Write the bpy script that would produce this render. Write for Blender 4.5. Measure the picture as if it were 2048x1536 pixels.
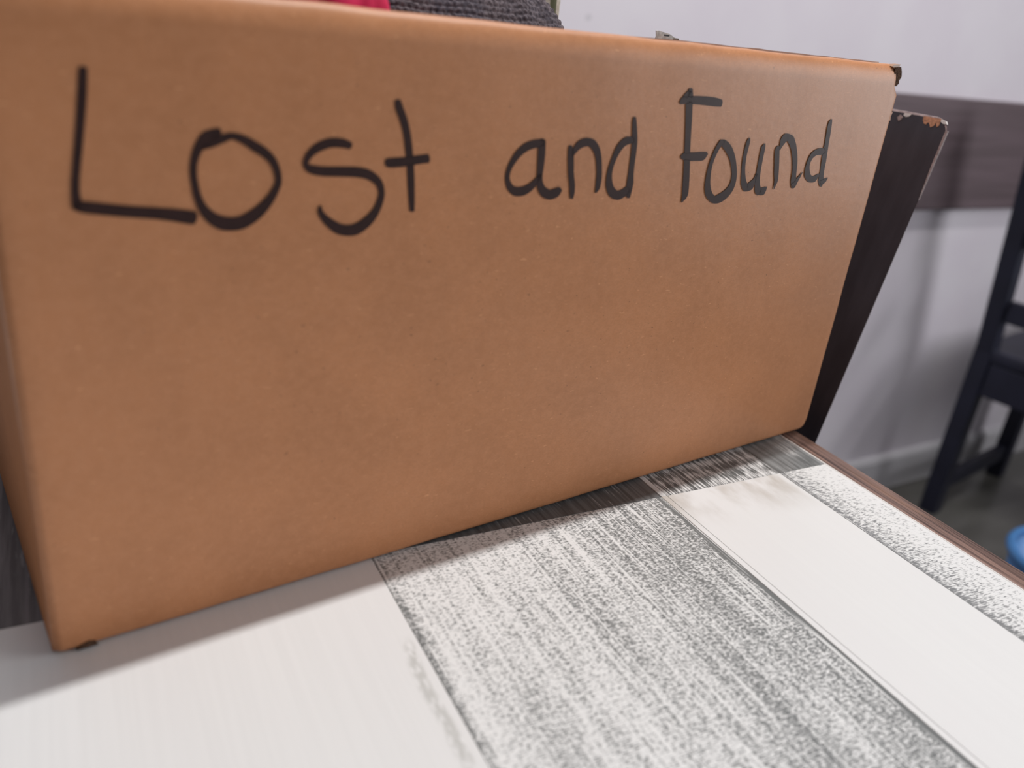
import bpy, bmesh, math, random
from mathutils import Vector, Matrix, noise

scene = bpy.context.scene
for o in list(bpy.data.objects):
    bpy.data.objects.remove(o, do_unlink=True)
COL = scene.collection

# ------------------------------------------------------------------ camera
cam_d = bpy.data.cameras.new('camera')
cam = bpy.data.objects.new('camera', cam_d)
COL.objects.link(cam)
cr = Vector((0.88396993, -0.45528276, 0.10637095))
cu = Vector((0.09927436, 0.40509505, 0.90886886))
cf = Vector((0.45688267, 0.79285283, -0.40328974))
cam.matrix_world = Matrix(((cr.x, cu.x, -cf.x, 0.0), (cr.y, cu.y, -cf.y, 0.0),
                           (cr.z, cu.z, -cf.z, 1.01), (0, 0, 0, 1)))
cam_d.sensor_fit = 'HORIZONTAL'
cam_d.sensor_width = 36.0
cam_d.lens = 1672.08 / 2048 * 36.0
cam_d.clip_start = 0.01
cam_d.dof.use_dof = True
cam_d.dof.focus_distance = 0.50
cam_d.dof.aperture_fstop = 5.2
scene.camera = cam

# ------------------------------------------------------------------ world, lights, exposure
world = bpy.data.worlds.new('world')
scene.world = world
world.use_nodes = True
bg = world.node_tree.nodes['Background']
bg.inputs['Color'].default_value = (0.97, 0.95, 1.0, 1)
bg.inputs['Strength'].default_value = 0.165
BOX_ANG = math.radians(8.2127)
EU = Vector((math.cos(BOX_ANG), math.sin(BOX_ANG), 0))
EV = Vector((-math.sin(BOX_ANG), math.cos(BOX_ANG), 0))
BOX_O = Vector((-0.0205, 0.3112, 0.75))

def tube_light(name, loc, ang, length, width, power, col=(1, 0.99, 0.975)):
    d = bpy.data.lights.new(name, 'AREA')
    d.shape = 'RECTANGLE'
    d.size = length
    d.size_y = width
    d.energy = power
    d.color = col
    o = bpy.data.objects.new(name, d)
    o.location = loc
    o.rotation_euler = (0, 0, ang)
    COL.objects.link(o)
    return o

tube_light('ceiling_tube_light', BOX_O + EU * 0.60 + EV * 0.108 + Vector((0, 0, 1.66)), BOX_ANG, 1.2, 0.035, 24.5)
tube_light('ceiling_tube_light', Vector((3.2, -0.5, 2.5)), BOX_ANG + 1.571, 1.5, 0.2, 9.0)
# added fill light: unseen source that brightens the right end of the box front
right_fill = tube_light('right_fill_light', Vector((2.7, -0.65, 1.35)), 0.0, 1.3, 1.4, 36.0, (0.97, 0.98, 1.0))
right_fill.rotation_euler = (math.radians(90), 0, math.radians(90))

vs = scene.view_settings
vs.view_transform = 'Standard'
vs.look = 'None'
vs.exposure = 0.0
vs.gamma = 1.0
vs.use_curve_mapping = False

# ------------------------------------------------------------------ helpers
def link(name, me, mat, parent=None, loc=None, rotz=None):
    o = bpy.data.objects.new(name, me)
    COL.objects.link(o)
    if mat is not None and not me.materials:
        for m in (mat if isinstance(mat, (list, tuple)) else [mat]):
            me.materials.append(m)
    if parent is not None:
        o.parent = parent
    if loc is not None:
        o.location = loc
    if rotz is not None:
        o.rotation_euler = (0, 0, rotz)
    return o

def empty(name, loc, rotz=0.0):
    o = bpy.data.objects.new(name, None)
    o.empty_display_size = 0.05
    o.location = loc
    o.rotation_euler = (0, 0, rotz)
    COL.objects.link(o)
    return o

def tag(o, label, cat, group=None):
    o['label'] = label
    o['category'] = cat
    if group:
        o['group'] = group
    return o

def struct(o, label=None, cat=None):
    o['kind'] = 'structure'
    if label:
        o['label'] = label
    if cat:
        o['category'] = cat
    return o

def mesh_from(name, verts, faces, smooth=False):
    me = bpy.data.meshes.new(name)
    me.from_pydata([tuple(v) for v in verts], [], faces)
    me.update()
    if smooth:
        for p in me.polygons:
            p.use_smooth = True
    return me

def box_mesh(name, x0, x1, y0, y1, z0, z1, bev=0.0, seg=2):
    bm = bmesh.new()
    bmesh.ops.create_cube(bm, size=1.0)
    for v in bm.verts:
        v.co = Vector(((x0 + x1) / 2 + v.co.x * (x1 - x0), (y0 + y1) / 2 + v.co.y * (y1 - y0),
                       (z0 + z1) / 2 + v.co.z * (z1 - z0)))
    if bev > 0:
        bmesh.ops.bevel(bm, geom=list(bm.edges), offset=bev, segments=seg, profile=0.5, affect='EDGES')
    me = bpy.data.meshes.new(name)
    bm.to_mesh(me)
    bm.free()
    return me

def bar_mesh(name, p0, p1, w, d, xdir=Vector((1, 0, 0)), bev=0.003, w1=None, d1=None):
    """square bar from p0 to p1; w along xdir, d across"""
    p0, p1 = Vector(p0), Vector(p1)
    ax = (p1 - p0).normalized()
    xd = (xdir - ax * xdir.dot(ax)).normalized()
    yd = ax.cross(xd)
    w1 = w1 or w
    d1 = d1 or d
    bm = bmesh.new()
    vs_ = []
    for p, ww, dd in ((p0, w, d), (p1, w1, d1)):
        for sx, sy in ((-1, -1), (1, -1), (1, 1), (-1, 1)):
            vs_.append(bm.verts.new(p + xd * sx * ww / 2 + yd * sy * dd / 2))
    bm.faces.new(vs_[3::-1])
    bm.faces.new(vs_[4:])
    for i in range(4):
        j = (i + 1) % 4
        bm.faces.new((vs_[i], vs_[j], vs_[4 + j], vs_[4 + i]))
    bmesh.ops.recalc_face_normals(bm, faces=bm.faces)
    if bev:
        bmesh.ops.bevel(bm, geom=list(bm.edges), offset=bev, segments=2, profile=0.5, affect='EDGES')
    me = bpy.data.meshes.new(name)
    bm.to_mesh(me)
    bm.free()
    return me

def srgb(r, g, b):
    f = lambda c: (c / 255 / 12.92) if c / 255 <= 0.04045 else ((c / 255 + 0.055) / 1.055) ** 2.4
    return (f(r), f(g), f(b), 1.0)

class NT:
    def __init__(self, name, rough=0.6, spec=0.3):
        self.m = bpy.data.materials.new(name)
        self.m.use_nodes = True
        self.t = self.m.node_tree
        self.b = self.t.nodes['Principled BSDF']
        self.b.inputs['Roughness'].default_value = rough
        self.b.inputs['Specular IOR Level'].default_value = spec
        self.co = self.t.nodes.new('ShaderNodeTexCoord').outputs['Object']
    def put(self, sock, v):
        if isinstance(v, bpy.types.NodeSocket):
            self.t.links.new(v, sock)
        else:
            sock.default_value = v
    def mapping(self, scale, loc=(0, 0, 0), rot=(0, 0, 0)):
        n = self.t.nodes.new('ShaderNodeMapping')
        n.inputs['Scale'].default_value = scale
        n.inputs['Location'].default_value = loc
        n.inputs['Rotation'].default_value = rot
        self.t.links.new(self.co, n.inputs['Vector'])
        return n.outputs['Vector']
    def noise(self, scale, detail=2.0, rough=0.5, loc=(0, 0, 0), dist=0.0):
        n = self.t.nodes.new('ShaderNodeTexNoise')
        sc = scale if isinstance(scale, (tuple, list)) else (scale,) * 3
        self.t.links.new(self.mapping(sc, loc), n.inputs['Vector'])
        n.inputs['Scale'].default_value = 1.0
        n.inputs['Detail'].default_value = detail
        n.inputs['Roughness'].default_value = rough
        n.inputs['Distortion'].default_value = dist
        return n.outputs['Fac']
    def wave(self, axis, freq, dist=0.0, dscale=1.0, loc=(0, 0, 0)):
        n = self.t.nodes.new('ShaderNodeTexWave')
        n.bands_direction = axis
        self.t.links.new(self.mapping((1, 1, 1), loc), n.inputs['Vector'])
        n.inputs['Scale'].default_value = freq * 0.314159
        n.inputs['Distortion'].default_value = dist
        n.inputs['Detail Scale'].default_value = dscale
        return n.outputs['Fac']
    def math(self, op, a, b=0.0, c=0.0, clamp=False):
        n = self.t.nodes.new('ShaderNodeMath')
        n.operation = op
        n.use_clamp = clamp
        self.put(n.inputs[0], a)
        self.put(n.inputs[1], b)
        self.put(n.inputs[2], c)
        return n.outputs[0]
    def xyz(self):
        n = self.t.nodes.new('ShaderNodeSeparateXYZ')
        self.t.links.new(self.co, n.inputs[0])
        return n.outputs
    def smooth(self, v, a, b, lo=0.0, hi=1.0):
        n = self.t.nodes.new('ShaderNodeMapRange')
        n.interpolation_type = 'SMOOTHSTEP'
        self.put(n.inputs['Value'], v)
        n.inputs['From Min'].default_value = a
        n.inputs['From Max'].default_value = b
        n.inputs['To Min'].default_value = lo
        n.inputs['To Max'].default_value = hi
        return n.outputs['Result']
    def mix(self, f, a, b):
        n = self.t.nodes.new('ShaderNodeMix')
        n.data_type = 'RGBA'
        self.put(n.inputs[0], f)
        self.put(n.inputs[6], a)
        self.put(n.inputs[7], b)
        return n.outputs[2]
    def bump(self, h, strength=0.3, dist=0.001):
        n = self.t.nodes.new('ShaderNodeBump')
        n.inputs['Strength'].default_value = strength
        n.inputs['Distance'].default_value = dist
        self.t.links.new(h, n.inputs['Height'])
        self.t.links.new(n.outputs['Normal'], self.b.inputs['Normal'])
    def color(self, c):
        self.put(self.b.inputs['Base Color'], c)
        return self.m
    def rough(self, v):
        self.put(self.b.inputs['Roughness'], v)

def c4(*a):
    return (a[0], a[1], a[2], 1.0)

# ------------------------------------------------------------------ materials
def m_plain(name, col, rough=0.6, spec=0.3, var=0.08, scale=40):
    n = NT(name, rough, spec)
    f = n.noise(scale, 3)
    dark = tuple(c * (1 - var) for c in col[:3]) + (1,)
    light = tuple(min(1, c * (1 + var)) for c in col[:3]) + (1,)
    return n.color(n.mix(n.smooth(f, 0.3, 0.7), dark, light))

def m_kraft(name, base=(0.545, 0.236, 0.105), rough=0.42, spec=0.36):
    n = NT(name, rough, spec)
    big = n.noise(22, 3, loc=(3, 1, 2))
    med = n.noise((190, 190, 230), 3, loc=(1, 5, 2))
    fine = n.noise((700, 700, 1300), 2)
    b = Vector(base)
    col = n.mix(n.smooth(big, 0.3, 0.7), c4(*(b * 0.93)), c4(*(b * 1.07)))
    col = n.mix(n.smooth(med, 0.3, 0.72, 0, 0.45), col, c4(b.x * 1.15, b.y * 1.22, b.z * 1.35))
    col = n.mix(n.smooth(fine, 0.35, 0.7, 0, 0.25), col, c4(*(b * 0.72)))
    fl = n.noise((260, 260, 900), 1, loc=(9, 2, 7), dist=0.6)
    col = n.mix(n.smooth(fl, 0.70, 0.78, 0, 0.55), col, c4(b.x * 1.5, b.y * 1.75, b.z * 2.0))
    fd = n.noise((420, 420, 520), 1, loc=(4, 8, 1))
    col = n.mix(n.smooth(fd, 0.74, 0.80, 0, 0.5), col, c4(*(b * 0.35)))
    h = n.math('ADD', n.math('MULTIPLY', big, 0.6), n.math('MULTIPLY', med, 0.35))
    n.bump(h, 0.12, 0.002)
    return n.color(col)

KRAFT = m_kraft('kraft_board')
KRAFT_SIDE = m_kraft('kraft_board_side', (0.50, 0.22, 0.10), 0.8, 0.1)
KRAFT_IN = m_kraft('kraft_board_inside', (0.36, 0.19, 0.10))
TORN_SHADE = m_plain('torn_board_shade', (0.10, 0.055, 0.035, 1), 0.9, 0.1, 0.6, 900)  # dark tone stands in for the shade inside torn board
INK = m_plain('black_marker_ink', srgb(50, 29, 27), 0.5, 0.25, 0.12, 200)

WHITE = (0.79, 0.79, 0.785, 1)
def m_white_plank(name, streak=0.05, dirt=None, border=None):
    n = NT(name, 0.42, 0.35)
    st = n.noise((420, 9, 1), 3)
    cl = n.noise((14, 5, 1), 3, loc=(2, 1, 0))
    col = n.mix(n.smooth(st, 0.25, 0.75), c4(*(c * (1 - streak) for c in WHITE[:3])), WHITE)
    col = n.mix(n.smooth(cl, 0.4, 0.75, 0, 0.3), col, c4(0.75, 0.735, 0.74))
    x, y, z = n.xyz()
    if dirt:                              # tan rubbed-in dirt at the far end
        d = n.smooth(y, dirt - 0.045, dirt - 0.004)
        nn = n.noise((60, 25, 1), 4, loc=(7, 3, 0))
        d = n.math('MULTIPLY', d, n.smooth(nn, 0.38, 0.72), clamp=True)
        col = n.mix(n.math('MULTIPLY', d, 0.75), col, c4(0.42, 0.37, 0.31))
    if border:                            # grey worn patch along the right border
        bx = n.noise((40, 22, 1), 3, loc=(1, 6, 0))
        xx = n.math('ADD', x, n.math('MULTIPLY', n.math('SUBTRACT', bx, 0.5), 0.008))
        band = n.math('MULTIPLY', n.smooth(xx, border - 0.011, border - 0.007), n.smooth(xx, border - 0.002, border - 0.005))
        yy = n.math('MULTIPLY', n.smooth(y, 0.276, 0.262), n.smooth(y, 0.17, 0.20))
        band = n.math('MULTIPLY', band, yy)
        band = n.math('MULTIPLY', band, n.smooth(n.noise((500, 200, 1), 2), 0.3, 0.6))
        col = n.mix(n.math('MULTIPLY', band, 0.5), col, c4(0.36, 0.36, 0.33))
    n.bump(st, 0.08, 0.0006)
    return n.color(col)

def m_washed(name, dens=0.5, grad=None, dashx=520, dashy=900, long_w=0.40, cross_w=0.22, dark=(0.17, 0.178, 0.178, 1),
             edge_l=None, edge_r=None, seed=0.0, clear=None):
    """white-washed board: grey grain showing through a thin white print, in dashes and long streaks"""
    n = NT(name, 0.45, 0.35)
    x, y, z = n.xyz()
    dash = n.noise((dashx, dashy, 1), 2.0, 0.6, loc=(seed, seed * 2, 0))
    weave = n.wave('Y', dashy * 0.95, 2.5, 2.0)
    lng = n.noise((620, 10, 1), 3, 0.6, loc=(seed, 3, 0))
    lng2 = n.noise((160, 4, 1), 2, 0.5, loc=(seed + 4, 1, 0))
    big = n.noise((38, 9, 1), 3, 0.55, loc=(seed + 2, 5, 0))
    v = n.math('MULTIPLY', dash, 1.0)
    v = n.math('ADD', v, n.math('MULTIPLY', n.math('SUBTRACT', weave, 0.5), 0.10))
    v = n.math('ADD', v, n.math('MULTIPLY', n.math('SUBTRACT', lng, 0.5), long_w))
    v = n.math('ADD', v, n.math('MULTIPLY', n.math('SUBTRACT', lng2, 0.5), long_w * 0.5))
    v = n.math('ADD', v, n.math('MULTIPLY', n.math('SUBTRACT', big, 0.5), cross_w))
    v = n.math('ADD', v, dens - 0.5)
    if grad:
        v = n.math('ADD', v, n.smooth(x, grad[0], grad[1], grad[2], grad[3]))
    if edge_r is not None:
        wob = n.math('MULTIPLY', n.math('SUBTRACT', n.noise((1, 60, 1), 3), 0.5), 0.004)
        v = n.math('ADD', v, n.smooth(n.math('ADD', x, wob), edge_r - 0.005, edge_r - 0.0018, 0.0, 0.45))
    if edge_l is not None:
        wob = n.math('MULTIPLY', n.math('SUBTRACT', n.noise((1, 90, 1), 3, loc=(0, 4, 0)), 0.5), 0.006)
        v = n.math('ADD', v, n.smooth(n.math('ADD', x, wob), edge_l + 0.006, edge_l + 0.0015, 0.0, 0.16))
    if clear is not None:                 # plain white towards one side
        v = n.math('ADD', v, n.smooth(x, clear[0], clear[1], 0.0, -0.35))
    f = n.smooth(v, 0.40, 0.70)
    # fine white scratches
    sc = n.noise((900, 14, 1), 1, 0.5, loc=(seed + 8, 2, 0))
    f = n.math('MULTIPLY', f, n.smooth(sc, 0.60, 0.66, 1.0, 0.15))
    col = n.mix(f, WHITE, dark)
    n.bump(f, 0.10, -0.0004)
    return n.color(col)

def m_dark_plank(name, seed, light=0.25, base=(0.10, 0.10, 0.105, 1), scr=0.5):
    n = NT(name, 0.42, 0.35)
    st = n.noise((420, 14, 1), 3, 0.6, loc=(seed, 1, 0))
    st2 = n.noise((900, 40, 1), 2, 0.6, loc=(seed + 3, 1, 0))
    sc = n.noise((700, 60, 1), 2, 0.6, loc=(seed + 5, 4, 0))
    big = n.noise((50, 30, 1), 3, 0.5, loc=(seed, 9, 0))
    col = n.mix(n.smooth(st, 0.3, 0.75), c4(*(c * 0.8 for c in base[:3])), c4(*(c * 1.9 for c in base[:3])))
    w = n.math('MULTIPLY', n.smooth(st2, 0.48, 0.66), n.smooth(big, 0.62 - light * 0.5, 0.80 - light * 0.5))
    w = n.math('ADD', w, n.math('MULTIPLY', n.smooth(sc, 0.66, 0.72), scr), clamp=True)
    col = n.mix(n.math('MULTIPLY', w, 0.8), col, c4(0.66, 0.66, 0.65))
    n.bump(st, 0.1, 0.0005)
    return n.color(col)

def m_wood_edge():
    n = NT('walnut_edging', 0.4, 0.4)
    a = n.noise((520, 7, 520), 4, 0.65)
    b_ = n.noise((1300, 22, 1300), 3, 0.6, loc=(3, 1, 0))
    c_ = n.noise((120, 12, 120), 2, 0.5, loc=(6, 1, 0))
    v = n.math('ADD', n.math('MULTIPLY', a, 0.6), n.math('MULTIPLY', b_, 0.4))
    col = n.mix(n.smooth(v, 0.36, 0.66), srgb(66, 48, 44), srgb(152, 122, 110))
    col = n.mix(n.smooth(c_, 0.5, 0.8, 0, 0.4), col, srgb(150, 112, 88))
    n.bump(v, 0.2, 0.0006)
    return n.color(col)

def m_wall():
    n = NT('painted_wall', 0.75, 0.2)
    f = n.noise(6, 3)
    g = n.noise(180, 2)
    sp = n.noise(22, 1, loc=(3, 3, 3))
    col = n.mix(n.smooth(f, 0.3, 0.7), c4(0.735, 0.68, 0.745), c4(0.77, 0.725, 0.78))
    col = n.mix(n.smooth(sp, 0.80, 0.83, 0, 0.3), col, c4(0.4, 0.39, 0.42))
    n.bump(g, 0.08, 0.001)
    return n.color(col)

def m_rail():
    n = NT('dark_brown_board', 0.5, 0.3)
    f = n.noise((3, 30, 90), 4, 0.6)
    col = n.mix(n.smooth(f, 0.3, 0.7), srgb(92, 78, 82), srgb(108, 92, 98))
    return n.color(col)

def m_floor():
    n = NT('dark_floor', 0.28, 0.5)
    f = n.noise((3, 14, 1), 4, 0.6)
    col = n.mix(n.smooth(f, 0.3, 0.7), srgb(84, 82, 78), srgb(104, 102, 98))
    return n.color(col)

def m_black_paint():
    n = NT('black_paint', 0.38, 0.45)
    f = n.noise((60, 60, 14), 4, 0.6)
    col = n.mix(n.smooth(f, 0.3, 0.7), srgb(50, 49, 57), srgb(62, 61, 69))
    sc = n.noise((30, 160, 400), 2, loc=(2, 2, 2))
    col = n.mix(n.smooth(sc, 0.76, 0.82, 0, 0.25), col, srgb(110, 108, 112))
    n.bump(f, 0.1, 0.001)
    return n.color(col)

BLACK = m_black_paint()
WORN = m_plain('worn_edge', srgb(150, 132, 130), 0.5, 0.3, 0.35, 220)
CHIP_W = m_plain('bare_primer', srgb(215, 208, 205), 0.6, 0.3, 0.15, 300)
CHIP_O = m_plain('bare_wood', srgb(186, 136, 108), 0.7, 0.2, 0.25, 500)
NAVY = m_plain('dark_navy_paint', srgb(33, 34, 50), 0.45, 0.4, 0.15, 12)
STEEL = m_plain('dull_steel', srgb(150, 148, 150), 0.35, 0.5, 0.05, 30)
LETTERS = [
  ('L', [[(30.3,228.6,33.0,228.7),(29.1,220.5,32.1,220.4),(27.4,208.9,30.2,208.7),(25.8,198.9,28.4,198.7),(24.8,192.7,27.4,192.6),(24.3,187.6,27.2,187.8),(24.3,184.0,27.9,184.7)],
    [(25.3,183.1,26.1,186.4),(28.5,182.0,29.3,186.1),(40.2,180.3,40.8,184.4),(50.4,179.1,51.0,183.3),(56.6,178.0,57.4,182.6),(63.2,176.5,64.2,181.5)]]),
  ('o', [[(73.7,211.0,74.8,208.9),(68.6,209.5,71.4,206.0),(65.3,204.9,68.3,203.3),(63.6,199.6,66.3,199.0),(63.2,194.9,65.8,195.0),(63.6,190.3,66.2,190.8),(64.4,185.6,67.2,186.5),(66.1,180.9,69.1,182.9),(69.3,176.7,72.0,180.3),(73.4,174.1,75.0,179.1),(78.0,173.4,77.8,178.7),(82.5,174.1,80.8,179.0),(87.4,176.8,84.7,180.8),(91.4,180.5,88.4,183.4),(94.7,185.2,92.0,187.0),(96.9,189.9,94.3,190.7),(97.2,193.2,94.5,193.0),(96.5,196.8,93.8,195.9),(94.8,200.5,92.2,198.7),(91.8,203.7,89.5,201.0),(88.0,206.1,86.0,203.1),(83.6,208.4,82.2,205.6),(78.9,209.5,78.7,206.9),(75.3,208.8,76.1,205.9),(70.7,207.5,71.8,204.2),(67.7,205.7,68.6,203.3)]]),
  ('s', [[(125.7,206.4,124.7,203.7),(122.4,207.7,121.9,204.2),(117.4,208.0,117.8,204.3),(113.3,207.0,114.9,203.6),(109.5,204.8,111.6,202.2),(106.8,201.8,109.1,200.3),(105.6,198.5,108.0,198.3),(106.6,195.8,108.6,197.9),(109.3,194.2,110.2,197.6),(114.1,193.3,114.4,197.1),(121.1,193.0,121.1,197.0),(127.9,192.7,128.2,196.8),(132.2,192.0,133.5,195.8),(135.1,190.7,137.5,193.5),(137.1,189.2,140.1,190.6),(138.3,186.6,141.2,186.9),(138.1,184.4,141.1,183.7),(136.8,180.8,139.8,179.4),(134.4,177.8,137.6,175.4),(131.1,175.3,134.2,171.8),(127.8,173.8,129.8,169.2),(125.0,173.5,125.0,168.8),(121.6,174.2,119.8,170.2),(118.1,176.2,115.7,173.4),(115.5,178.1,113.1,176.5),(113.9,180.0,111.9,179.5),(113.6,181.4,112.3,181.5)]]),
  ('t', [[(144.0,222.1,146.8,222.8),(144.6,219.3,148.0,220.3),(146.6,215.2,150.0,216.2),(148.4,210.3,151.8,210.9),(149.7,204.0,153.2,204.3),(150.8,197.5,154.3,197.7),(151.6,190.9,155.1,190.9),(152.5,184.1,155.6,184.1),(153.5,178.3,155.9,178.3)],
    [(141.7,196.7,141.5,200.0),(143.6,196.3,143.1,200.3),(150.2,196.7,149.4,200.7),(156.8,197.7,155.9,201.4),(161.2,198.1,160.4,201.9)]]),
  ('a', [[(221.2,208.4,222.2,205.5),(218.0,208.4,219.3,204.8),(214.3,207.8,216.3,204.3),(210.2,206.2,213.0,203.2),(206.6,203.2,209.6,201.1),(204.1,199.7,207.0,198.3),(202.4,196.1,205.0,195.2),(201.7,192.4,204.2,192.1),(202.1,189.2,204.9,189.8),(203.9,185.7,206.8,187.7),(207.7,183.1,208.8,187.1),(212.5,182.8,211.0,187.1),(216.5,184.3,213.7,187.6),(219.4,186.7,216.5,188.9),(221.4,189.6,219.1,190.9),(222.7,192.2,220.6,193.1)],
    [(218.6,207.7,222.6,207.5),(218.8,203.5,223.1,203.3),(219.2,198.4,223.3,198.1),(219.7,193.1,223.1,192.9),(220.0,189.4,223.5,189.6),(221.2,185.6,225.1,187.0),(224.3,182.1,227.3,185.7),(229.4,180.6,228.7,185.2),(233.8,181.8,230.5,185.6),(235.7,184.1,233.2,186.3)]]),
  ('n', [[(236.7,205.2,238.8,205.4),(236.7,203.0,240.1,203.1),(237.4,198.1,241.1,198.1),(238.5,192.7,242.0,192.8),(240.1,187.3,243.6,187.3),(240.9,183.7,244.0,183.5),(241.5,181.2,243.6,180.9)],
    [(240.4,200.9,238.4,201.7),(242.7,203.3,239.8,204.8),(245.2,204.8,242.1,207.7),(247.9,205.4,246.6,209.3),(249.6,205.2,251.7,208.6),(251.5,203.9,255.4,205.7),(253.5,201.6,257.4,202.3),(255.2,197.9,258.8,198.1),(256.5,192.5,260.0,192.4),(256.8,189.0,260.3,188.6),(257.0,185.7,259.9,185.1),(257.0,183.6,258.4,183.2)]]),
  ('d', [[(275.3,219.2,277.2,219.2),(275.2,217.3,278.0,217.3),(275.8,213.3,279.2,213.3),(276.8,208.3,280.5,208.2),(277.3,203.2,281.0,202.9),(277.5,198.0,281.1,197.7),(277.7,192.4,281.5,192.0),(277.7,188.2,282.3,187.7),(277.9,184.4,282.1,183.9),(278.9,180.6,281.6,180.3)],
    [(277.1,210.1,278.1,207.0),(272.9,210.1,275.3,206.6),(269.6,208.3,273.1,205.8),(267.0,205.3,270.7,203.7),(265.5,201.3,268.7,200.4),(264.3,197.6,267.3,196.8),(263.4,193.4,266.7,192.9),(263.3,189.4,267.3,189.4),(264.2,185.1,268.9,186.1),(267.5,180.9,271.3,184.1),(273.2,179.1,272.2,183.8),(277.9,180.6,274.4,184.1),(280.8,183.1,277.5,185.6)]]),
  ('F', [[(310.8,233.8,313.7,233.7),(310.1,230.5,314.9,230.3),(310.5,226.2,315.6,226.1),(312.1,219.7,316.9,219.7),(314.1,210.9,318.5,210.8),(315.9,202.0,320.3,201.8),(317.7,192.8,322.5,192.6),(319.3,183.5,324.3,183.1),(320.0,180.0,324.1,179.1),(320.2,176.5,321.1,176.2)],
    [(307.5,226.5,305.7,227.9),(309.9,226.6,307.8,230.2),(315.7,226.8,314.7,230.8),(325.5,226.5,324.9,230.9),(332.2,226.2,331.9,230.6),(337.0,226.1,337.0,229.8)],
    [(314.5,199.3,313.8,201.3),(317.8,198.3,316.5,202.5),(325.3,198.2,323.8,202.7),(331.5,198.5,328.4,202.9),(334.0,201.3,332.1,202.9)],
    [(307.6,227.6,306.5,228.2),(311.0,229.9,308.2,231.2),(313.0,232.2,310.7,233.3)]]),
  ('o', [[(343.0,207.9,345.8,209.3),(344.9,205.4,349.5,207.7),(348.5,202.8,353.5,204.6),(352.6,199.0,357.2,199.9),(355.5,194.5,359.9,194.8),(357.2,190.4,361.6,190.1),(357.4,186.3,361.9,185.3),(355.4,183.0,360.4,180.9),(351.9,180.8,356.8,177.3),(347.9,179.2,351.7,174.9),(346.9,178.8,345.5,175.0),(344.4,180.3,339.6,178.5),(341.8,183.5,336.9,183.3),(340.3,187.5,336.3,187.9),(339.6,192.2,336.3,192.7),(339.8,196.9,336.9,197.5),(341.0,201.0,338.1,201.8),(342.8,204.6,339.7,205.7),(345.6,207.7,342.0,209.1)]]),
  ('u', [[(365.8,210.6,366.4,210.5),(364.3,209.1,367.0,208.6),(363.7,205.5,366.8,205.0),(363.6,200.8,366.6,200.5),(364.1,195.7,367.2,195.5),(365.1,191.3,368.5,191.2),(365.9,187.9,370.1,188.0),(367.1,184.5,372.1,185.4),(370.8,180.9,373.0,184.8),(377.1,181.5,372.2,184.8),(378.9,184.7,374.6,186.4),(379.4,187.4,377.1,188.1),(379.7,190.1,377.9,190.5)],
    [(379.9,207.5,380.8,207.3),(377.9,205.6,381.4,205.0),(377.8,201.6,381.4,201.1),(378.0,196.1,381.6,195.6),(378.3,191.3,382.0,190.8),(378.3,187.5,382.8,187.2),(379.5,183.5,384.3,183.7),(381.8,179.1,386.6,181.5),(388.7,178.2,384.9,182.0),(390.6,180.4,386.8,182.6),(390.9,182.7,390.2,183.1)]]),
  ('n', [[(392.8,206.5,393.5,206.4),(390.8,204.8,394.5,204.4),(391.4,200.6,395.9,200.5),(393.0,195.8,397.4,195.7),(394.5,190.9,398.8,190.7),(396.3,186.5,399.6,186.1),(397.3,181.3,397.8,181.2)],
    [(395.4,204.1,393.9,204.4),(396.7,206.1,394.0,206.8),(398.9,208.5,393.8,210.3),(400.4,209.3,396.9,213.2),(399.9,209.0,404.0,212.1),(402.3,207.3,407.8,208.7),(405.6,204.0,410.7,204.6),(408.3,199.7,413.2,199.8),(410.2,195.3,414.8,195.1),(411.6,190.8,415.8,190.4),(412.1,186.1,417.0,185.8),(413.7,182.5,417.5,182.3)],
    [(418.0,182.5,413.0,184.7),(419.2,185.3,416.2,186.5),(420.7,188.2,419.0,188.9),(421.9,190.9,421.4,191.0)]]),
  ('d', [[(437.5,222.1,438.3,221.9),(435.7,220.6,438.9,220.2),(435.5,216.8,439.7,216.4),(436.2,212.2,440.4,211.9),(436.8,207.6,441.0,207.2),(437.2,202.2,442.0,201.8),(437.9,197.6,442.7,197.1),(438.9,192.8,443.1,192.4),(439.4,188.8,443.9,188.4),(439.6,185.6,445.2,185.2),(441.9,182.6,445.2,182.5)],
    [(444.6,183.0,440.9,186.2),(447.5,184.5,444.5,186.6),(449.1,187.1,448.7,187.3)],
    [(438.0,205.1,440.0,202.1),(433.0,205.1,436.0,201.2),(428.4,203.8,432.2,201.0),(425.3,201.3,429.1,199.7),(424.0,198.2,427.4,197.4),(423.5,195.3,427.2,194.8),(423.5,192.1,428.4,191.9),(424.7,188.3,430.4,189.4),(429.7,185.0,432.0,188.7),(436.0,184.8,432.5,188.3),(438.5,187.2,435.3,189.0),(439.8,189.0,438.1,189.9)]]),
]

# ------------------------------------------------------------------ the room
WALL_ANG = math.radians(2.4056)
WALL_O = Vector((1.98, 1.171, 0.0))       # point on the wall line
def wall_obj(name, x0, x1, y0, y1, z0, z1, mat, bev=0.0):
    return link(name, box_mesh(name, x0, x1, y0, y1, z0, z1, bev), mat, loc=WALL_O, rotz=WALL_ANG)

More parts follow.
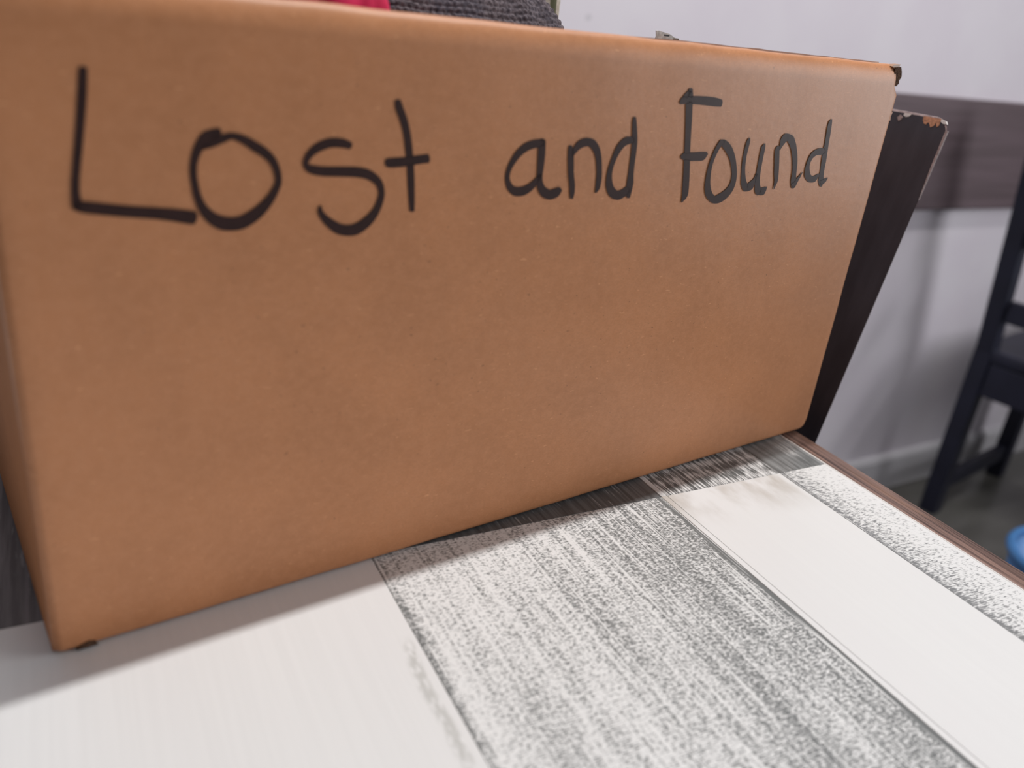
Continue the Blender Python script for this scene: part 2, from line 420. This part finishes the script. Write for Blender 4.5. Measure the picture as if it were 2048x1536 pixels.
struct(wall_obj('wall_back', -5.0, 4.0, 0.012, 0.13, -0.01, 2.75, m_wall()),
       'pale lavender painted wall behind the table', 'wall')
struct(wall_obj('trim_1', -5.0, 4.0, -0.006, 0.013, 0.7235, 0.950, m_rail(), 0.004),
       'wide dark brown wooden band running along the pale wall', 'wall trim')
bb = m_plain('painted_baseboard', (0.62, 0.60, 0.63, 1), 0.4, 0.4, 0.05, 10)
bm = bmesh.new()
prof = [(0.013, 0.0), (-0.002, 0.0), (-0.002, 0.085), (0.002, 0.094), (0.007, 0.099), (0.013, 0.100)]
rows = [[bm.verts.new((x, y, z)) for y, z in prof] for x in (-5.0, 4.0)]
for i in range(len(prof)):
    j = (i + 1) % len(prof)
    bm.faces.new((rows[0][i], rows[0][j], rows[1][j], rows[1][i]))
bm.faces.new(rows[0][::-1]); bm.faces.new(rows[1])
bmesh.ops.recalc_face_normals(bm, faces=bm.faces)
me = bpy.data.meshes.new('baseboard_back'); bm.to_mesh(me); bm.free()
struct(link('baseboard_back', me, bb, loc=WALL_O, rotz=WALL_ANG), 'low pale grey baseboard at the foot of the wall', 'baseboard')
struct(link('floor', box_mesh('floor', -3.2, 6.2, -3.5, 1.45, -0.05, 0.0), m_floor()),
       'dark grey floor under the table and chairs', 'floor')

# ------------------------------------------------------------------ table
table = tag(empty('table', (0, 0, 0)), 'table with white-washed and grey plank top and brown wooden edging', 'table')
TZ = 0.75
G = 0.00008
def plank(x0, x1, y0, y1, mat, z1=TZ, label=None):
    o = link('plank', box_mesh('plank', x0 + G, x1 - G, y0 + G, y1 - G, TZ - 0.006, z1, 0.00015, 1), mat, table)
    if label:
        o['label'] = label
    return o
YS, YN, YF = 0.337, -0.60, 0.93
WHITE_A = m_white_plank('white_plank', 0.03, border=0.1225)
WHITE_C = m_white_plank('white_plank_dirty', 0.015, dirt=YS)
WASH_B = m_washed('washed_plank', 0.50, grad=(0.123, 0.31, -0.035, 0.075), edge_l=0.1225, edge_r=0.3085, seed=1.3)
WASH_D = m_washed('washed_plank_border', 0.47, grad=(0.407, 0.445, 0.07, -0.09), dashx=330, dashy=800, long_w=0.2, edge_l=0.4070, seed=5.1,
                  dark=(0.22, 0.225, 0.23, 1), clear=(0.446, 0.4495))
DARK_A = m_dark_plank('dark_plank_brushed', 2.2, 0.12, (0.105, 0.10, 0.105, 1), 0.2)
DARK_B = m_dark_plank('dark_plank_scratched', 4.7, 0.22, (0.085, 0.088, 0.09, 1), 0.45)
DARK_C = m_washed('grey_plank_streaked', 0.63, dashx=1000, dashy=90, long_w=0.7, seed=7.7, dark=(0.10, 0.105, 0.105, 1))
DARK_D = m_dark_plank('grey_plank_smooth', 9.1, 0.25, (0.15, 0.155, 0.155, 1), 0.35)
X = (-0.47, -0.22, 0.1225, 0.3085, 0.3125, 0.4070, 0.4492)
plank(X[0], X[1], YN, YS, WASH_B)
plank(X[0], X[1], YS, YF, WHITE_A)
plank(X[1], X[2], YN, YS, WHITE_A, label='plain white plank')
plank(X[1], X[2], YS, 0.502, DARK_A, label='dark grey brushed plank')
plank(X[1], X[2], 0.502, YF, WHITE_C)
plank(X[2], X[3], YN, YS, WASH_B, label='grey and white washed plank')
plank(X[2], X[3], YS, YF, DARK_B, label='dark grey scratched plank')
plank(X[3], X[4], YN, YS, WHITE_C, TZ + 0.0002)
plank(X[3], X[4], YS, YF, m_white_plank('white_strip', 0.35), TZ + 0.0002)
plank(X[4] + 0.0004, X[5], YN, YS, WHITE_C, label='white plank with a dirty far end')
plank(X[4], X[5], YS, YF, DARK_C)
plank(X[5], X[6], YN, YS, WASH_D)
plank(X[5], X[6], YS, YF, DARK_D)
# white rolled lip of the top, brown edging on all four sides, core board
lipm = m_plain('white_lip', (0.80, 0.78, 0.76, 1), 0.4, 0.4, 0.03, 100)
link('laminate_lip', box_mesh('laminate_lip', X[6], X[6] + 0.0016, YN, YF, TZ - 0.006, TZ + 0.0001, 0.0004, 1), lipm, table)
WOOD = m_wood_edge()
link('edging', box_mesh('edging', X[6] + 0.0017, 0.4685, YN - 0.018, YF + 0.018, TZ - 0.032, TZ - 0.0002, 0.0015), WOOD, table)
link('edging', box_mesh('edging', X[0] - 0.018, X[0] - 0.0002, YN - 0.018, YF + 0.018, TZ - 0.032, TZ - 0.0002, 0.0015), WOOD, table)
link('edging', box_mesh('edging', X[0], X[6], YN - 0.018, YN - 0.0002, TZ - 0.032, TZ - 0.0002, 0.0015), WOOD, table)
link('edging', box_mesh('edging', X[0], X[6], YF + 0.0002, YF + 0.018, TZ - 0.032, TZ - 0.0002, 0.0015), WOOD, table)
link('core_board', box_mesh('core_board', X[0], X[6] + 0.0016, YN, YF, TZ - 0.031, TZ - 0.0061), m_plain('core', (0.2, 0.16, 0.12, 1)), table)
lg = box_mesh('leg', -0.03, 0.03, -0.03, 0.03, 0.0, TZ - 0.0305, 0.003)
for x, y in ((-0.42, -0.55), (0.41, -0.55), (-0.42, 0.87), (0.41, 0.87)):
    link('leg', lg, BLACK, table, loc=(x, y, 0))

# ------------------------------------------------------------------ cardboard box (local x along the front, y into depth)
BW, BH, BD = 0.5035, 0.2555, 0.28
box = tag(empty('cardboard_box', BOX_O + Vector((0, 0, 0.0006)), BOX_ANG),
          'open brown cardboard box with handwritten words on its front, standing on the table', 'box')

def front_profile():
    """(y, z, ny, nz): up the front, over the rounded top fold, down inside as a flap"""
    P = [(0.0028, 0.0), (0.0010, 0.0007), (0.0003, 0.0018)]
    ry, rz = 0.0065, 0.0125
    n = 46
    for i in range(n + 1):
        P.append((0.0, 0.0035 + (BH - rz - 0.0035) * i / n))
    for i in range(1, 21):
        a = math.pi - math.pi * i / 20
        P.append((ry + ry * math.cos(a), BH - rz + rz * math.sin(a)))
    for i in range(1, 11):
        t = i / 10
        P.append((2 * ry + 0.010 * t, BH - rz - 0.075 * t))
    out = []
    for i, (y, z) in enumerate(P):
        a = P[max(i - 1, 0)]; b = P[min(i + 1, len(P) - 1)]
        ty, tz = b[0] - a[0], b[1] - a[1]
        l = math.hypot(ty, tz)
        out.append((y, z, -tz / l, ty / l))
    return out

def make_front():
    prof = front_profile()
    us = [0, 0.0004, 0.0012, 0.0024, 0.004]
    us = us + [0.004 + (BW - 0.008) * i / 90 for i in range(1, 90)] + [BW - u for u in us[::-1]]
    rc = 0.004
    verts, faces = [], []
    rnd = random.Random(4)
    for u in us:
        e = min(u, BW - u)
        d = 0.0
        if e < rc:
            d = rc - math.sqrt(max(0.0, rc * rc - (rc - e) ** 2))
        jag = rnd.uniform(-0.0004, 0.0004)
        for y, z, ny, nz in prof:
            uu = u
            # crushed lower right corner
            r = 0.0085
            if z < r and y < 0.005:
                k = r - math.sqrt(max(0.0, r * r - (r - z) ** 2))
                w = max(0.0, 1 - (BW - u) / 0.045)
                uu -= k * w * w * 1.1
            # upper right corner torn back a little
            if z > BH - 0.0145:
                w = max(0.0, 1 - (BW - u) / 0.02)
                uu -= 0.0065 * w * w
            # very slight bow of the board and sag of the top edge
            bow = 0.0009 * math.sin(math.pi * u / BW) * math.sin(math.pi * min(z / BH, 1.0))
            sag = -0.0002 * math.sin(math.pi * u / BW) * max(0.0, z / BH) ** 2
            dd = d + 0.00025 * noise.noise((u * 30, z * 30, 0.3))
            verts.append((uu, y - ny * dd - bow * (1 if y < 0.004 else 0), z - nz * dd + sag + 0.0004 * noise.noise((u * 40, 2.2, 0)) * (z / BH)))
    m = len(prof)
    for i in range(len(us) - 1):
        for j in range(m - 1):
            a = i * m + j
            faces.append((a, a + m, a + m + 1, a + 1))
    me = mesh_from('front_panel', verts, faces, True)
    o = link('front_panel', me, KRAFT, box)
    s = o.modifiers.new('board', 'SOLIDIFY')
    s.thickness = 0.0034
    s.offset = -1.0
    return o
front_panel = make_front()
front_panel['label'] = 'front board with the handwritten words'
T = 0.0036
link('side_panel', box_mesh('side_panel', 0.0, T, 0.0035, BD, 0.0, BH - 0.006, 0.0006), KRAFT_SIDE, box)
link('side_panel', box_mesh('side_panel', BW - T, BW, 0.0045, BD, 0.0, BH - 0.016, 0.0006), KRAFT_SIDE, box)
link('back_panel', box_mesh('back_panel', T, BW - T, BD - T, BD, 0.0, BH - 0.0075, 0.0008), KRAFT_IN, box)
link('bottom_panel', box_mesh('bottom_panel', T, BW - T, 0.0045, BD - T, 0.0004, 0.004, 0.0004), KRAFT_IN, box)
# short flaps folded down inside
o = link('flap', box_mesh('flap', 0.0, 0.003, 0.03, BD - 0.02, -0.09, 0.0, 0.0006), KRAFT_IN, box, loc=(0.0045, 0, BH - 0.007)); o.rotation_euler = (0, math.radians(-5), 0)
o = link('flap', box_mesh('flap', -0.003, 0.0, 0.03, BD - 0.02, -0.09, 0.0, 0.0006), KRAFT_IN, box, loc=(BW - 0.0045, 0, BH - 0.017)); o.rotation_euler = (0, math.radians(5), 0)
o = link('flap', box_mesh('flap', 0.02, BW - 0.02, -0.003, 0.0, -0.075, 0.0, 0.0006), KRAFT_IN, box, loc=(0, BD - 0.0045, BH - 0.009)); o.rotation_euler = (math.radians(-5), 0, 0)

# inner ply of the front flap, standing a hair above the fold on the right
verts, faces = [], []
for i in range(41):
    t = i / 40
    u = 0.235 + 0.2585 * t
    zt = BH + 0.0012 * min(1.0, t * 3.0) * (0.85 + 0.5 * noise.noise((u * 60, 3.1, 0))) - 0.0006
    for y, z in ((0.0140, BH - 0.07), (0.0136, zt), (0.0152, zt), (0.0158, BH - 0.07)):
        verts.append((u, y, z))
for i in range(40):
    for j in range(4):
        k = (j + 1) % 4
        faces.append((i * 4 + j, i * 4 + k, i * 4 + 4 + k, i * 4 + 4 + j))
faces += [(3, 2, 1, 0), (160, 161, 162, 163)]
link('flap_ply', mesh_from('flap_ply', verts, faces), KRAFT_IN, box)

# torn upper right corner: dark piece for the shaded fold interior, ragged paper tatters
def ragged(name, pts, y0, y1, mat):
    n_ = len(pts)
    v = [(x, y0, z) for x, z in pts] + [(x, y1, z) for x, z in pts]
    f = [tuple(range(n_))[::-1], tuple(range(n_, 2 * n_))]
    f += [(i, (i + 1) % n_, n_ + (i + 1) % n_, n_ + i) for i in range(n_)]
    me = mesh_from(name, v, f)
    b = bmesh.new(); b.from_mesh(me); bmesh.ops.recalc_face_normals(b, faces=b.faces); b.to_mesh(me); b.free()
    o = link(name, me, mat, box)
    return o
ragged('torn_shade_patch', [(0.4935, 0.2440), (0.4995, 0.2432), (0.5016, 0.2450), (0.5010, 0.2466), (0.5026, 0.2490), (0.5014, 0.2518), (0.4992, 0.2546), (0.4935, 0.2540)], 0.0012, 0.0042, TORN_SHADE)['label'] = 'dark piece for the shaded inside of the torn corner'
ragged('paper_tatter', [(0.4905, 0.2545), (0.4945, 0.2530), (0.4985, 0.2546), (0.4990, 0.2561), (0.4930, 0.2556)], 0.0020, 0.0065, KRAFT_IN)
ragged('paper_tatter', [(0.4985, 0.2345), (0.5028, 0.2338), (0.5016, 0.2362), (0.5030, 0.2378), (0.5004, 0.2396), (0.4980, 0.2380)], 0.0015, 0.0045, KRAFT)
ragged('paper_tatter', [(0.4995, 0.2235), (0.5036, 0.2222), (0.5028, 0.2250), (0.5037, 0.2275), (0.4998, 0.2285)], 0.0012, 0.0042, KRAFT)
# dark patch painting the shade of a hole in the punched-in lower left corner
ragged('torn_shade_patch', [(0.0085, 0.0), (0.0105, 0.0022), (0.0135, 0.0030), (0.0158, 0.0021), (0.0165, 0.0)], -0.0004, 0.0015, TORN_SHADE)['label'] = 'small dark patch for the shaded dent at the lower left corner'

# handwriting: each letter is a film of ink on the front board
def catmull(pts, k=7):
    out = []
    n_ = len(pts)
    for i in range(n_ - 1):
        p0 = pts[max(i - 1, 0)]; p1 = pts[i]; p2 = pts[i + 1]; p3 = pts[min(i + 2, n_ - 1)]
        for j in range(k):
            t = j / k
            out.append([0.5 * (2 * b + (c - a) * t + (2 * a - 5 * b + 4 * c - d) * t * t + (3 * b - a - 3 * c + d) * t ** 3)
                        for a, b, c, d in zip(p0, p1, p2, p3)])
    out.append(list(pts[-1]))
    return out

def bow_at(u, z):
    return 0.0009 * math.sin(math.pi * u / BW) * math.sin(math.pi * min(z / BH, 1.0))

for li, (ch, strokes) in enumerate(LETTERS):
    verts, faces = [], []
    def V(u, z):
        verts.append((u, -bow_at(u, z) - 0.00040 - 0.00025 * noise.noise((u * 30, z * 30, 0.3)) * 0, z))
        return len(verts) - 1
    for s in strokes:
        sp = [[c / 1000 for c in q] for q in catmull(s)]
        prev = None
        for q in sp:
            cur = (V(q[0], q[1]), V(q[2], q[3]))
            if prev:
                faces.append((prev[0], prev[1], cur[1], cur[0]))
            prev = cur
        for q, q2 in ((sp[0], sp[1]), (sp[-1], sp[-2])):       # rounded pen ends
            a = Vector(q[:2]); b = Vector(q[2:]); m = (a + b) / 2
            dirv = m - (Vector(q2[:2]) + Vector(q2[2:])) / 2
            if dirv.length < 1e-7:
                continue
            dirv = dirv.normalized() * (b - a).length * 0.28
            h = (a - b) / 2
            ring = [V(*(m + h * math.cos(math.pi * i / 8) + dirv * math.sin(math.pi * i / 8))) for i in range(9)]
            faces.append(tuple(ring))
    me = mesh_from('marker_letter', verts, faces)
    b = bmesh.new(); b.from_mesh(me)
    for fa in b.faces:
        fa.normal_update()
        if fa.normal.y > 0:
            fa.normal_flip()
    b.to_mesh(me); b.free()
    o = link('marker_letter', me, INK, front_panel)
    o['label'] = 'handwritten black marker letter ' + ch

# ------------------------------------------------------------------ things inside the box
def bundle(name, cx, cy, a, b, ztop, dome, mat, wrinkle=0.003, wf=35.0, seed=0.0, nu=96, nz=60, stitch=None, power=2.0, z0=0.0050):
    """soft upright bundle of cloth: rounded-off column with folds; cx, cy, z in the box's own frame"""
    verts, faces = [], []
    zs = []
    base = ztop - dome
    nb = nz // 3
    for i in range(nb):
        zs.append((z0 + (base - z0) * i / nb, 1.0))
    for i in range(nz - nb):
        t = i / (nz - nb)
        ang = t * math.pi / 2
        zs.append((base + dome * math.sin(ang), max(0.0, math.cos(ang)) ** (2.0 / power)))
    for j, (z, r) in enumerate(zs):
        for i in range(nu):
            th = 2 * math.pi * i / nu
            c, s = math.cos(th), math.sin(th)
            nx = math.copysign(abs(c) ** 0.85, c); ny = math.copysign(abs(s) ** 0.85, s)
            w = wrinkle * noise.noise((c * 2.2 * a * wf, s * 2.2 * b * wf, z * wf * 0.45 + seed)) \
                + 0.4 * wrinkle * noise.noise((c * 5 * a * wf, s * 5 * b * wf, z * wf + seed))
            if stitch:
                row = z / stitch if r > 0.98 else (base + dome * math.asin(min(1, (z - base) / dome)) * 1.1) / stitch
                per = round(2 * math.pi * (a + b) / 2 / stitch)
                k = th / (2 * math.pi) * per + (0.5 if int(row) % 2 else 0.0)
                w += 0.00075 * (abs(math.sin(math.pi * row)) * abs(math.sin(math.pi * k)) - 0.5)
            verts.append((cx + nx * (a + w) * r, cy + ny * (b + w) * r, z + (w * 0.8 if r < 0.98 else 0)))
    n_ = len(zs)
    verts.append((cx, cy, ztop))
    for j in range(n_ - 1):
        for i in range(nu):
            i2 = (i + 1) % nu
            faces.append((j * nu + i, j * nu + i2, (j + 1) * nu + i2, (j + 1) * nu + i))
    top = len(verts) - 1
    for i in range(nu):
        faces.append(((n_ - 1) * nu + i, (n_ - 1) * nu + (i + 1) % nu, top))
    faces.append(tuple(range(nu))[::-1])
    me = mesh_from(name, verts, faces, True)
    o = link(name, me, mat, loc=BOX_O + Vector((0, 0, 0.0006)), rotz=BOX_ANG)
    return o

def m_knit():
    n = NT('charcoal_knit', 0.85, 0.15)
    f = n.noise(500, 3)
    g = n.noise(60, 2, loc=(1, 1, 1))
    col = n.mix(n.smooth(f, 0.3, 0.7), srgb(60, 52, 56), srgb(112, 102, 106))
    col = n.mix(n.smooth(g, 0.4, 0.7, 0, 0.3), col, srgb(70, 70, 84))
    n.bump(f, 0.3, 0.001)
    return n.color(col)

tag(bundle('knit_hat', 0.2420, 0.132, 0.0815, 0.055, 0.286, 0.050, m_knit(), 0.0012, 30, 2.0, 520, 260, stitch=0.0036),
    'charcoal grey chunky knit hat rising above the box rim', 'hat')
def m_cloth(name, c0, c1, sc=900):
    n = NT(name, 0.8, 0.2)
    f = n.noise(30, 3)
    g = n.noise(sc, 2)
    col = n.mix(n.smooth(f, 0.3, 0.7), c0, c1)
    n.bump(g, 0.15, 0.0006)
    return n.color(col)
tag(bundle('pink_cloth', 0.1345, 0.0485, 0.0285, 0.0235, 0.279, 0.035, m_cloth('crimson_pink_cloth', srgb(196, 34, 84), srgb(214, 52, 92)), 0.003, 38, 5.0),
    'crimson pink cloth bundled inside the box beside the knit hat', 'cloth')
tag(bundle('grey_cloth', 0.100, 0.135, 0.050, 0.050, 0.2760, 0.022, m_cloth('grey_cloth', srgb(112, 108, 104), srgb(140, 136, 130)), 0.003, 36, 8.0),
    'muted grey cloth just left of the pink cloth in the box', 'cloth')

def m_stripe():
    n = NT('beige_striped_fabric', 0.85, 0.15)
    x, y, z = n.xyz()
    wob = n.math('ADD', x, n.math('MULTIPLY', n.math('SUBTRACT', n.noise(30, 2), 0.5), 0.004))
    s = n.math('MULTIPLY', n.smooth(wob, 0.3668, 0.3680), n.smooth(wob, 0.3735, 0.3725))
    f = n.noise(300, 2)
    col = n.mix(n.smooth(f, 0.3, 0.7), srgb(176, 164, 150), srgb(206, 196, 182))
    return n.color(n.mix(s, col, srgb(104, 104, 82)))
verts, faces = [], []
for j in range(31):                       # folded piece of striped fabric standing on edge behind the hat
    z = 0.0052 + (0.300 - 0.0052) * j / 30
    ring = []
    for i in range(40):
        th = 2 * math.pi * i / 40
        c, s = math.cos(th), math.sin(th)
        w = 0.0018 * noise.noise((c * 2, s * 2, z * 25))
        r = 1.0 if j < 28 else (0.95, 0.8, 0.45)[j - 28]
        verts.append((0.3455 + (0.0355 * math.copysign(abs(c) ** 0.5, c)) * (0.5 + 0.5 * r) + w, 0.206 + (0.013 * math.copysign(abs(s) ** 0.6, s) + w) * r, z))
for j in range(30):
    for i in range(40):
        i2 = (i + 1) % 40
        faces.append((j * 40 + i, j * 40 + i2, (j + 1) * 40 + i2, (j + 1) * 40 + i))
faces.append(tuple(range(40))[::-1]); faces.append(tuple(range(30 * 40, 31 * 40)))
tag(link('striped_fabric', mesh_from('striped_fabric', verts, faces, True), m_stripe(), loc=BOX_O + Vector((0, 0, 0.0006)), rotz=BOX_ANG),
    'folded beige fabric with an olive stripe behind the knit hat', 'fabric')

# paper slip whose corner sticks out over the rim
slip = tag(empty('paper_slip', BOX_O + Vector((0, 0, 0.0006)), BOX_ANG), 'creased grey paper slip whose corner peeks over the box rim', 'paper')
pv, pf = [], []
outline = [(0.372, 0.0055), (0.420, 0.0055), (0.4195, 0.240), (0.4060, 0.2535), (0.3925, 0.2580), (0.3815, 0.2592), (0.3790, 0.2590), (0.3808, 0.2560), (0.3800, 0.2500), (0.372, 0.2400)]
bm = bmesh.new()
vs_ = [bm.verts.new((x, 0.100 + 0.004 * noise.noise((x * 60, z * 60, 1.0)), z)) for x, z in outline]
bm.faces.new(vs_)
r_ = bmesh.ops.extrude_face_region(bm, geom=list(bm.faces))
for g_ in r_['geom']:
    if isinstance(g_, bmesh.types.BMVert):
        g_.co.y += 0.0006
bmesh.ops.recalc_face_normals(bm, faces=bm.faces)
bmesh.ops.triangulate(bm, faces=bm.faces)
me = bpy.data.meshes.new('sheet'); bm.to_mesh(me); bm.free()
link('sheet', me, m_plain('grey_paper', srgb(226, 222, 216), 0.8, 0.2, 0.25, 260), slip)
link('printed_mark', box_mesh('printed_mark', 0.3850, 0.3893, 0.0965, 0.0972, 0.2564, 0.2575, 0.0002), m_plain('dark_print', srgb(70, 68, 70)), slip)
link('fold', box_mesh('fold', 0.3935, 0.3980, 0.0962, 0.0972, 0.2490, 0.2560, 0.0003), m_plain('paper_fold', srgb(128, 120, 108), 0.8, 0.2, 0.2, 300), slip)

# ------------------------------------------------------------------ black chair at the side of the table
bc = tag(empty('chair', (0.5, 0.388, 0)), 'black painted chair with a chipped solid backrest, just behind the box', 'chair')
REC = math.atan2(0.5457 - 0.500, 0.984 - 0.733)
def slab(name, w, h, t, r, parent, mat, cut=0.0025):
    """rounded board: y 0..w, z 0..h, x 0..t; front face at x=0"""
    pts = []
    for (cy_, cz_, a0) in ((r, h - r, 90), (w - r, h - r, 0), ):
        for i in range(9):
            a = math.radians(a0 + (90 * i / 8 if a0 == 90 else 90 * i / 8))
            pts.append((cy_ + r * math.cos(a) if a0 == 0 else cy_ + r * math.cos(a), cz_ + r * math.sin(a)))
    left = pts[:9]; right = pts[9:]
    poly = [(0, 0), (w, 0)] + right + left
    bm = bmesh.new()
    f0 = bm.faces.new([bm.verts.new((0, y, z)) for y, z in poly])
    r_ = bmesh.ops.extrude_face_region(bm, geom=[f0])
    for g_ in r_['geom']:
        if isinstance(g_, bmesh.types.BMVert):
            g_.co.x += t
            if g_.co.y < w * 0.5:
                g_.co.y += 0.014
    bmesh.ops.recalc_face_normals(bm, faces=bm.faces)
    ed = [e for e in bm.edges if abs(e.verts[0].co.x - e.verts[1].co.x) < 1e-6]
    bmesh.ops.bevel(bm, geom=ed, offset=cut, segments=2, profile=0.6, affect='EDGES')
    # worn paint: bevel faces along the top and the upper part of the near edge
    bm.faces.ensure_lookup_table()
    for f in bm.faces:
        c = f.calc_center_median()
        if f.calc_area() < w * h * 0.3 and c.x < cut * 1.05 and (c.z > h - 0.013 or (c.y < 0.014 and c.z > h - 0.075)):
            f.material_index = 1
    me = bpy.data.meshes.new(name); bm.to_mesh(me); bm.free()
    return link(name, me, mat, parent)
back = slab('backrest', 0.42, 0.545, 0.012, 0.012, bc, [BLACK, WORN], 0.0016)
zb = 0.44
back.location = (-(0.733 - zb) * math.tan(REC), 0.0, zb)
back.rotation_euler = (0, REC, 0)
SL = 0.545
def chip(mat, pts):
    v = [(-0.0003, y, SL - d) for y, d in pts] + [(0.0012, y, SL - d) for y, d in pts]
    n_ = len(pts)
    f = [tuple(range(n_)), tuple(range(n_, 2 * n_))[::-1]] + [(i, n_ + i, n_ + (i + 1) % n_, (i + 1) % n_) for i in range(n_)]
    me = mesh_from('paint_chip', v, f)
    b = bmesh.new(); b.from_mesh(me); bmesh.ops.recalc_face_normals(b, faces=b.faces); b.to_mesh(me); b.free()
    return link('paint_chip', me, mat, back)
chip(CHIP_O, [(0.0085, 0.0012), (0.0230, 0.0012), (0.0225, 0.0040), (0.0205, 0.0062), (0.0185, 0.0066), (0.0178, 0.0046), (0.0160, 0.0060), (0.0145, 0.0078), (0.0125, 0.0066), (0.0115, 0.0044), (0.0098, 0.0070), (0.0084, 0.0058)])
chip(CHIP_W, [(0.0030, 0.0040), (0.0045, 0.0022), (0.0085, 0.0012), (0.0084, 0.0030), (0.0060, 0.0042)])
chip(CHIP_W, [(0.0330, 0.0014), (0.0390, 0.0014), (0.0395, 0.0032), (0.0370, 0.0040), (0.0345, 0.0034)])
chip(WORN, [(0.0390, 0.0045), (0.0420, 0.0030), (0.0440, 0.0052), (0.0415, 0.0078), (0.0398, 0.0062)])
chip(WORN, [(0.0003, 0.008), (0.0021, 0.008), (0.0019, 0.022), (0.0015, 0.036), (0.0004, 0.056)])
link('seat', box_mesh('seat', -0.40, 0.0, 0.0, 0.42, 0.425, 0.450, 0.006), BLACK, bc)
bl = box_mesh('leg', -0.018, 0.018, -0.018, 0.018, 0.0, 0.4248, 0.003)
for x, y in ((-0.38, 0.022), (-0.38, 0.398), (-0.03, 0.022), (-0.03, 0.398)):
    link('leg', bl, BLACK, bc, loc=(x, y, 0))
for y in (0.022, 0.398):
    link('stretcher', box_mesh('stretcher', -0.362, -0.048, y - 0.009, y + 0.009, 0.15, 0.18, 0.003), BLACK, bc)

# ------------------------------------------------------------------ dark chair standing against the wall
wc = tag(empty('chair', (1.833, 1.048, 0), math.radians(11.0)), 'dark navy wooden chair standing against the wall', 'chair')
# local x = direction the chair faces, local y = away from camera; far legs at y=0, near legs at y=-0.40
for y in (0.0, -0.40):
    p = link('leg', bar_mesh('leg', (0, y, 0.0), (0.0, y, 0.44), 0.040, 0.040), NAVY, wc)
    link('back_post', bar_mesh('back_post', (0.0, y, 0.43), (-0.105, y, 0.93), 0.040, 0.038), NAVY, wc)
    link('leg', bar_mesh('leg', (0.375, y, 0.0), (0.375, y, 0.39), 0.038, 0.038), NAVY, wc)
    link('stretcher', bar_mesh('stretcher', (0.021, y, 0.075), (0.355, y, 0.075), 0.022, 0.040, Vector((0, 1, 0))), NAVY, wc)
for z in (0.53, 0.70, 0.87):
    xo = -0.105 * (z - 0.43) / 0.5
    link('back_rail', bar_mesh('back_rail', (xo, -0.022, z), (xo, -0.378, z), 0.018, 0.05, Vector((1, 0, 0))), NAVY, wc)
link('seat', box_mesh('seat', -0.018, 0.405, -0.425, 0.022, 0.405, 0.435, 0.008), NAVY, wc)
link('apron', box_mesh('apron', -0.016, 0.012, -0.379, -0.021, 0.325, 0.405, 0.003), NAVY, wc)
link('apron', box_mesh('apron', 0.021, 0.355, -0.012, 0.012, 0.345, 0.405, 0.003), NAVY, wc)
link('apron', box_mesh('apron', 0.021, 0.355, -0.412, -0.388, 0.345, 0.405, 0.003), NAVY, wc)

# ------------------------------------------------------------------ blue tub on the floor
bt = tag(empty('plastic_bin', (1.652, 0.64, 0.0)), 'small light blue plastic bin on the dark floor in front of the chair', 'bin')
def lathe(name, prof, parent, mat, n=48):
    v, f = [], []
    for r, z in prof:
        for i in range(n):
            a = 2 * math.pi * i / n
            v.append((r * math.cos(a), r * math.sin(a), z))
    for j in range(len(prof) - 1):
        for i in range(n):
            i2 = (i + 1) % n
            f.append((j * n + i, j * n + i2, (j + 1) * n + i2, (j + 1) * n + i))
    return link(name, mesh_from(name, v, f, True), mat, parent)
BLUE = m_plain('blue_plastic', srgb(78, 132, 190), 0.35, 0.45, 0.06, 20)
lathe('body', [(0.001, 0.0), (0.080, 0.0), (0.088, 0.006), (0.110, 0.160), (0.107, 0.160), (0.085, 0.010), (0.001, 0.008)], bt, BLUE)
lathe('rim', [(0.107, 0.158), (0.113, 0.156), (0.118, 0.160), (0.120, 0.167), (0.117, 0.174), (0.111, 0.176), (0.106, 0.173), (0.105, 0.165), (0.107, 0.158)], bt, BLUE)
